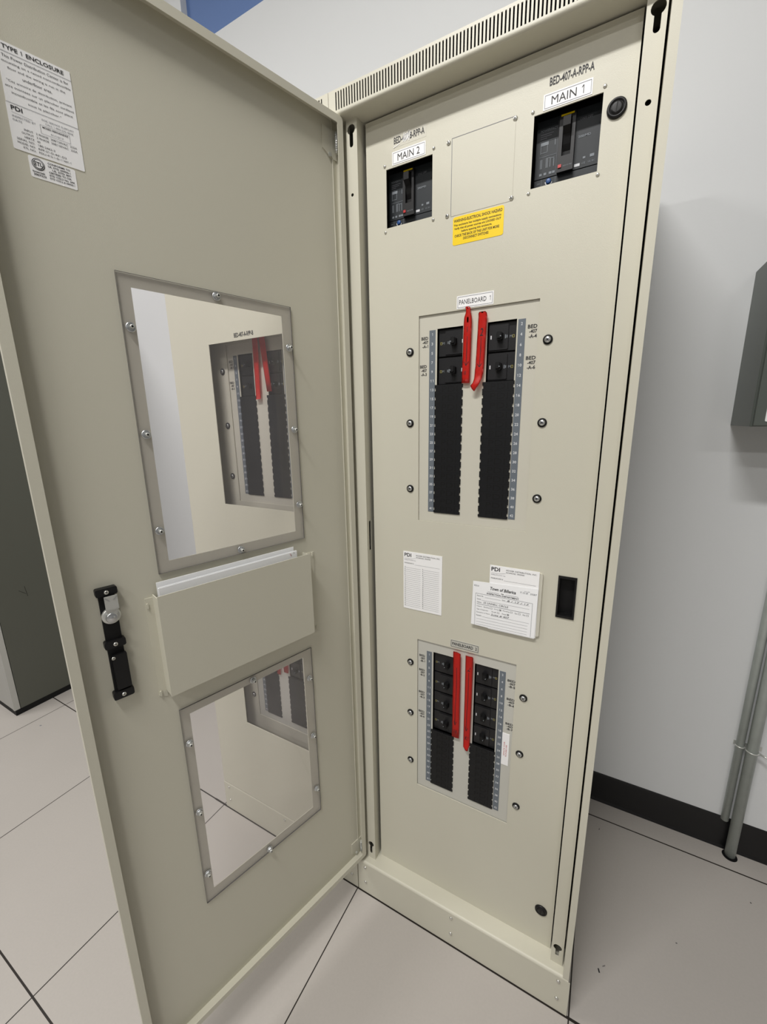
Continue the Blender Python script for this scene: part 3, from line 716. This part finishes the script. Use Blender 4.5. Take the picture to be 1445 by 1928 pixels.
TH = 1.2875
H1 = (0.1342, 0.4022, 1.1978, 1.6482); H2 = (0.1363, 0.4030, 0.4326, 0.8788)
doorA, DF = door_mesh(cabA, (0, -0.010, 0), PI+TH, -0.0269, 0.5706, 0.1360, 2.0443, (H1, H2), 0.022, 1)
window(DF, doorA, 0.1137, 0.4222, 1.1778, 1.6675, ((0.4112, 1.5881), (0.2672, 1.6590), (0.1228, 1.5885), (0.4108, 1.4220), (0.1230, 1.4228), (0.4112, 1.2559), (0.1224, 1.2578), (0.2672, 1.1868)))
window(DF, doorA, 0.1135, 0.4216, 0.4098, 0.8976, ((0.4117, 0.8180), (0.2686, 0.8871), (0.1241, 0.8188), (0.1240, 0.6520), (0.4117, 0.6500), (0.1235, 0.4874), (0.4120, 0.4865), (0.2686, 0.4190)))
# document pocket
b = MB(); t = 0.0015; n1 = 0.030
b.box(DF, -0.4372, -0.1188, 0.9510, 1.1473, n1-t, n1, BEIGE)
b.box(DF, -0.4372, -0.4357, 0.9510, 1.1440, t, n1-t, BEIGE); b.box(DF, -0.1203, -0.1188, 0.9510, 1.1440, t, n1-t, BEIGE)
b.box(DF, -0.4372, -0.1188, 0.9510, 0.9525, t, n1-t, BEIGE)
b.prism(DF, [(-0.4500, 0.945), (-0.4357, 0.938), (-0.4357, 1.139), (-0.4500, 1.139)], 0, t, BEIGE); b.prism(DF, [(-0.1203, 0.938), (-0.0900, 0.938), (-0.0900, 1.139), (-0.1203, 1.139)], 0, t, BEIGE)
pocket = b.build('document_pocket', doorA)
for (s, z) in ((0.4472, 1.125), (0.4472, 0.9495), (0.0945, 1.1331), (0.0945, 0.9448)):
    b = MB(); b.prism(DF, rrect(-s-0.0016, -s+0.0016, z-0.005, z+0.005, 0.0015), t, 0.004, BEIGE); b.build('weld_stud', doorA)
# latch bar on the free side of the door
b = MB(); b.box(DF, -0.5155, -0.4925, 0.988, 1.170, 0, 0.006, MATTE); b.prism(DF, rrect(-0.5120, -0.4908, 0.9955, 1.0600, 0.002), 0.006, 0.0125, BLACK)
for z0_, z1_ in ((1.1665, 1.1795), (1.0730, 1.0865), (0.9775, 0.9920)):
    b.prism(DF, rrect(-0.5192, -0.4886, z0_, z1_, 0.003), 0, 0.011, BLACK)
b.build('latch_bar', doorA)
b = MB(); b.box(DF, -0.5096, -0.4912, 1.1435, 1.1665, 0.0150, 0.0172, STEEL)
b.prism(DF, [(-0.5096, 1.1435), (-0.4912, 1.1435), (-0.4955, 1.1330), (-0.5065, 1.1330)], 0.0135, 0.0157, STEEL)
b.box(DF, -0.5096, -0.4912, 1.1425, 1.1440, 0.0135, 0.0172, STEEL)
b.line(DF, -0.5090, 1.165, -0.503, 1.159, 0.0012, CHROME, 0.0176); b.line(DF, -0.4920, 1.165, -0.4975, 1.159, 0.0012, CHROME, 0.0176)
b.lathe(DF, -0.5025, 1.1300, [(0.0138, 0.006), (0.0138, 0.010), (0.0128, 0.0115), (0.010, 0.0115)], STEEL, 28)
b.lathe(DF, -0.5030, 1.1290, [(0.0086, 0.0115), (0.0084, 0.0165), (0.0070, 0.0178), (0.0050, 0.0170), (0.0036, 0.0188)], CHROME, 24)
tag(b.build('latch_cam', doorA, recalc=False), 'bright plated cam lever and bolt')
for (s, z) in ((0.5042, 1.1725), (0.5039, 1.0795), (0.5105, 1.0560), (0.5043, 0.9845)):
    pan_screw(DF, -s, z, doorA, 0.0036 if z != 1.056 else 0.003, 0.0112 if z != 1.056 else 0.0127, m=RIVET)
# hinge brackets
for z, h in ((2.000, 0.052), (0.168, 0.048)):
    b = MB(); b.prism(DF, [(-0.012, z-h/2+0.012), (0.012, z-h/2), (0.0250, z-h/2), (0.0250, z+h/2), (-0.012, z+h/2)], 0.0, 0.0022, BEIGE)
    b.tube([(-0.0185, 0.010, z-0.018), (-0.0185, 0.010, z+0.020)], 0.0036, STEEL)
    for k in range(8): b.tube([(-0.0185, 0.010, z-0.014+0.004*k), (-0.0185, 0.010, z-0.0125+0.004*k)], 0.0043, CHROME)
    b.disc(DF, 0.005, z-h/2+0.005, 0.004, 0.002, 0.005, STEEL, 12)
    b.build('hinge', doorA)
# stickers on the inside of the door
b = MB(); A = lambda s: -s
b.box(DF, -0.5156, -0.4408, 1.8405, 1.9063, 0, 0.0005, WHITE)
b.prism(DF, rrect(-0.5162, -0.4404, 1.7897, 1.8405, 0.0015), 0, 0.0005, WHITE)
L0, L1 = -0.5156, -0.4408; LW = L1-L0
def tl(txt, u0, u1, z0_, h, bold=False, m=INK): b.text(DF, txt, L0+LW*u0, L0+LW*u1, z0_, z0_+h, m, 0.0008, bold=bold)
tl('TYPE 1 ENCLOSURE', .07, .90, 1.8990, .0046, True)
b.line(DF, L0, 1.8958, L1, 1.8958, 0.0005, GINK, 0.0008); b.line(DF, L0, 1.8408, L1, 1.8408, 0.0005, GINK, 0.0008)
for i, (t_, u0, u1) in enumerate((('This Power Distribution Center is for', .05, .95), ('mounting on a raised noncombustible', .04, .97), ('floor and the wiring is run in the', .10, .88), ('underfloor area.', .28, .68),
        ('"Ces armoire de distribution, prévent', .06, .95), ('etre montees sur un plancher surélevé', .03, .97), ('incombustible et les fils sont placé', .10, .94), ('sous le plancher."', .30, .76))):
    tl(t_, u0, u1, 1.8895-i*0.0062-(0.0012 if i > 3 else 0), .0032, False)
tl('PDI', .05, .20, 1.8335, .0050, True); b.line(DF, L0+LW*.05, 1.8310, L0+LW*.32, 1.8295, .0003, GINK, .0008)
tl('FOR SERVICE SUPPORT', .46, .92, 1.8340, .0020, m=GINK); tl('CALL 1-800-225-4838', .50, .90, 1.8302, .0020, m=GINK)
tl('INSPECTED BY', .05, .36, 1.8258, .0022, m=GINK); tl('DATE', .05, .17, 1.8218, .0022, m=GINK)
b.frame_line(DF, L0+LW*.42, L0+LW*.84, 1.8185, 1.8285, .0003, GINK, .0008); tl('MOSES HERNANDEZ', .45, .82, 1.8252, .0020, True); tl('01/10/17', .56, .74, 1.8200, .0022, m=GINK)
for i, (l_, r_, v0, v1) in enumerate((('INPUT', '3 PHASE  208/120VAC  225A', .18, .93), ('OUTPUT', '3 PHASE  208/120VAC  225A', .14, .93), ('HERTZ', '60', .17, .38), ('SERIAL NO.', '180-2462-3', .06, .58), ('MODEL NO.', 'RPP-S1-D-441-D2', .06, .74), ('ETL NO.', 'PDU-415-1-D-11441-1', .13, .80))):
    z_ = 1.8142-i*0.0042; tl(l_, v0, .30, z_, .0023); tl(r_, .34, v1, z_, .0023)
b.build('type_label', doorA, recalc=False)
b = MB(); b.prism(DF, rrect(-0.5030, -0.4525, 1.7627, 1.7875, 0.002), 0, 0.0004, WHITE)
b.disc(DF, -0.4935, 1.7795, 0.0068, 0.0004, 0.0007, INK, 24); b.disc(DF, -0.4935, 1.7795, 0.0060, 0.0007, 0.0009, WHITE, 24); b.disc(DF, -0.4935, 1.7795, 0.0054, 0.0009, 0.0011, INK, 24); b.disc(DF, -0.4935, 1.7795, 0.0046, 0.0011, 0.0013, WHITE, 24)
b.text(DF, 'ETL', -0.4976, -0.4893, 1.7772, 1.7818, INK, 0.0015, bold=True)
b.text(DF, 'Intertek', -0.5005, -0.4875, 1.7690, 1.7712, INK, 0.0007, bold=True); b.text(DF, '3007333', -0.5000, -0.4870, 1.7655, 1.7680, INK, 0.0007, bold=True)
for i, t_ in enumerate(('CONFORMS TO', 'UL STD 60950-1', 'UL STD 891', 'CERTIFIED TO CSA', 'STD C22.2 No. 244', 'STD C22.2 # 60950-1')):
    b.text(DF, t_, -0.4830+(0.004 if i == 2 else 0), -0.4585+(0.003 if i > 3 else 0), 1.7835-i*0.0035, 1.7857-i*0.0035, INK, 0.0007, bold=True)
b.build('certification_sticker', doorA, recalc=False)

# door of the neighbour, closed flush with the front
BH1 = (0.1700, 0.4375, 1.2023, 1.6515); BH2 = (0.1660, 0.4340, 0.4362, 0.8820)
fr = WORLD
b = MB(); b.plate(fr, 0.0065, 0.5985, 0.1200, 2.0440, -0.0015, 0.0, BEIGE, holes=(BH1, BH2))
for q in ((0.0065, 0.0080), (0.5970, 0.5985)): b.box(fr, q[0], q[1], 0.1200, 2.0440, -0.021, -0.0015, BEIGE)
doorB = b.build('door', cabB)
for (a0_, a1_, z0_, z1_) in (BH1, BH2):
    b = MB(); b.box(fr, a0_-0.02, a1_+0.02, z0_-0.02, z1_+0.02, -0.0049, -0.0019, PANEB, side=EDGE); b.build('window_pane', doorB)
b = MB(); b.text(fr, 'BED-407-A-RPP-B', 0.2715, 0.3415, 1.6592, 1.6705, INK, 0.0004, bold=True); b.build('cabinet_label', doorB, recalc=False)

# ------------------------------------------------------------------ papers
def on_door(o):
    o.location = (0, -0.010, 0); o.rotation_euler = (0, 0, PI+TH); return o
for k, (s0_, s1_, zt, n_, lab) in enumerate(((0.1490, 0.4305, 1.1662, 0.0090, 'rear white sheet, tallest, standing in the metal pocket of the open door'), (0.1460, 0.4290, 1.1585, 0.0150, 'front white folded sheet in the door pocket, with a small red tick'))):
    b = MB(); b.box(DF, -s1_, -s0_, 0.9535, zt, n_, n_+0.0012, PAPER)
    if k:
        b.box(DF, -s1_, -s0_, 0.9535, zt-0.001, n_+0.0022, n_+0.0034, PAPER); b.box(DF, -s1_-0.0012, -s1_, 0.9535, zt-0.001, n_, n_+0.0034, PAPER)
        b.line(DF, -0.1640, 1.1560, -0.1612, 1.1490, 0.0008, RINK, 0.0190); b.line(DF, -0.1612, 1.1490, -0.1606, 1.1540, 0.0006, INK, 0.0190)
        b.text(DF, '5', -0.1550, -0.1530, 1.1530, 1.1570, INK, 0.0190)
    on_door(tag(b.build('paper_sheet'), lab, 'paper'))

sf = Frame((0, PY-0.0066, 0), (math.cos(-0.02), 0, math.sin(-0.02)), (-math.sin(-0.02), 0, math.cos(-0.02)))
sl = Frame((0.3225, PY-0.0068, 0.9720), X_, Z_)
W_, H_ = 0.1425, 0.1070
b = MB(); bx = Frame((0.3225, PY-0.0068, 0.9720), X_, Z_)
b.prism(bx, [(0, 0.0), (0.040, -0.0015), (0.1405, -0.0015), (0.1428, 0.1135), (0.002, 0.1070)], 0.0, 0.0007, PAPER)
def sx(u, v): return u*W_, v*H_
def st(txt, u0, u1, v0, v1, m=INK, bold=False, shear=0): b.text(bx, txt, u0*W_, u1*W_, v0*H_, v1*H_, m, 0.0010, bold=bold, shear=shear)
def ln(u0, v0, u1, v1, wd=.0004, m=GINK): b.line(bx, u0*W_, v0*H_, u1*W_, v1*H_, wd, m, 0.0010)
st('Town of Billerica', .29, .68, .865, .935, INK, True, 0.3)
ln(.25, .815, .43, .815, .0005); ln(.53, .815, .72, .815, .0005); st('~', .46, .50, .805, .825, INK, True)
st('INSPECTION DEPARTMENT', .24, .73, .755, .790, INK, True)
ln(.06, .735, .93, .735, .0006); ln(.06, .0, .06, .735, .0006); ln(.93, .0, .93, .735, .0006)
st('407A-A', .03, .11, .89, .93, GINK, False, .3); st('see #4', .80, .88, .955, .975, GINK, False, .3); st('T.O.B  3587', .74, .985, .91, .945, GINK, False, .2)
for i, (t_, u1_, v_) in enumerate((('Permit No.', .19, .675), ('Owner', .15, .60), ('Address', .16, .53), ('Inspect:', .17, .435), ('Type of Inspection', .27, .365), ('Description of Work:', .30, .295), ('Remarks:', .17, .225))):
    st(t_, .085, u1_, v_, v_+.028, INK)
ln(.21, .672, .46, .672); st('Date', .48, .53, .672, .698); st('8 / 17 / 17', .56, .88, .672, .708, INK, False, .2); ln(.54, .668, .89, .668)
ln(.16, .598, .89, .598); st('25 LINNELL CIRCLE', .19, .58, .530, .572, INK, False, .2); ln(.085, .500, .90, .500, .0008)
for t_, u0_, u1_, on in (('Building', .20, .29, 0), ('Wiring', .36, .43, 1), ('Plumbing', .50, .60, 0), ('Gas', .68, .72, 0), ('Fire', .80, .84, 0)):
    st(t_, u0_, u1_, .435, .463); b.frame_line(bx, (u1_+.015)*W_, (u1_+.045)*W_, .435*H_, .466*H_, .0004, INK, .0010)
    if on: st('X', u1_+.018, u1_+.042, .437, .464, INK, True)
for t_, u0_, u1_, on in (('Rough', .33, .40, 0), ('Final', .49, .55, 1)):
    st(t_, u0_, u1_, .365, .393); b.frame_line(bx, (u1_+.015)*W_, (u1_+.045)*W_, .365*H_, .396*H_, .0004, INK, .0010)
    if on: st('X', u1_+.018, u1_+.042, .367, .394, INK, True)
st('Suite # 407', .32, .60, .292, .335, INK, False, .25); ln(.31, .287, .90, .287); ln(.18, .222, .88, .222)
for v_ in (.155, .09, .03): ln(.085, v_, .88, v_)
tag(b.build('inspection_slip', recalc=False), 'white printed inspection slip with handwriting, over the right-hand directory card of the cabinet', 'form')
b = MB(); b.box(bx, 0.040, 0.1400, -0.0035, 0.020, -0.0004, -0.0001, PAPER); tag(b.build('paper_slip'), 'thin white sheet edge showing just below the handwritten inspection slip', 'paper')

# ------------------------------------------------------------------ things on the right wall
boxr = empty('wall_enclosure', (0.8680, YW, 1.410), 'grey steel electrical box fixed to the white wall at the right edge', 'electrical box')
f2 = Frame((0, 0, 0), X_, Z_)
b = MB(); b.box(f2, 0, 0.45, 0, 0.3965, 0, 0.188, GREYBOX); o = b.build('box_body', boxr); bevel(o, 0.002, 2)
b = MB(); b.box(f2, 0.004, 0.446, 0.002, 0.3945, 0.190, 0.196, GREYBOX); o = b.build('box_lid', boxr); bevel(o, 0.0015, 2)
b = MB(); b.prism(f2, rrect(0.024, 0.12, 0.012, 0.082, 0.003), 0.1961, 0.1968, WHITE); b.text(f2, 'PANEL', 0.035, 0.11, 0.035, 0.055, INK, 0.1972); b.build('box_label', boxr, recalc=False)
c1 = MB(); c1.tube([(1.0512, 0.668, -0.02), (1.0512, 0.668, 1.9)], 0.0145, GALV, 20)
tag(c1.build('conduit_pipe'), 'front galvanized conduit pipe rising from a hole in the floor tile', 'conduit')
c1 = MB(); c1.tube([(1.0240, 0.680, 0.121), (1.0240, 0.680, 1.9)], 0.0105, GALV, 18)
tag(c1.build('conduit_pipe'), 'thinner conduit pipe close to the wall, behind the front pipe', 'conduit')
b = MB(); cf_ = Frame((0, 0, 0), X_, Y_)
b.box(WORLD, 1.010, 1.080, 0.404, 0.418, -0.692, -0.690, STEEL)
for (cx_, cy_, r_) in ((1.0512, 0.668, 0.0160), (1.0240, 0.680, 0.0118)):
    pts = [(cx_+r_*math.cos(PI+PI*i/10), cy_+r_*math.sin(PI+PI*i/10), 0.411) for i in range(11)]
    b.tube(pts, 0.0022, STEEL, 8)
b.tube([(1.068, 0.664, 0.411), (1.092, 0.650, 0.408)], 0.0030, STEEL, 10)
tag(b.build('conduit_strap'), 'small metal strap clamping the two conduit pipes to the wall', 'strap')
b = MB(); b.disc(Frame((0, 0, 0), X_, Y_), 1.0500, 0.6640, 0.0205, 0.0001, 0.0006, MATTE, 28); tag(b.build('trim_2'), kind='structure')

# ------------------------------------------------------------------ grey rack at far left
rack = empty('equipment_rack', (-1.95, -0.163, 0), 'grey equipment cabinet on a black base, far left behind the open door', 'rack cabinet')
b = MB(); b.box(WORLD, -0.60, -0.02, 0.032, 2.05, -0.84, 0.0, RACKL); o = b.build('rack_body', rack); bevel(o, 0.003, 2)
b = MB(); b.box(WORLD, -0.020, 0.0, 0.032, 2.05, -0.84, -0.026, RACKD); b.line(Frame((0, 0, 0), Y_, Z_), 0.12, 0.640, 0.145, 0.615, 0.0018, MATTE, 0.0004); b.line(Frame((0, 0, 0), Y_, Z_), 0.145, 0.655, 0.150, 0.600, 0.0018, MATTE, 0.0004); b.build('side_panel', rack)
b = MB(); b.box(WORLD, -0.020, -0.001, 0.032, 2.05, -0.0235, 0.0, RACKL); b.build('front_trim', rack)
b = MB(); b.box(WORLD, -0.59, -0.004, 0.0, 0.031, -0.83, -0.004, MATTE); b.build('plinth', rack)
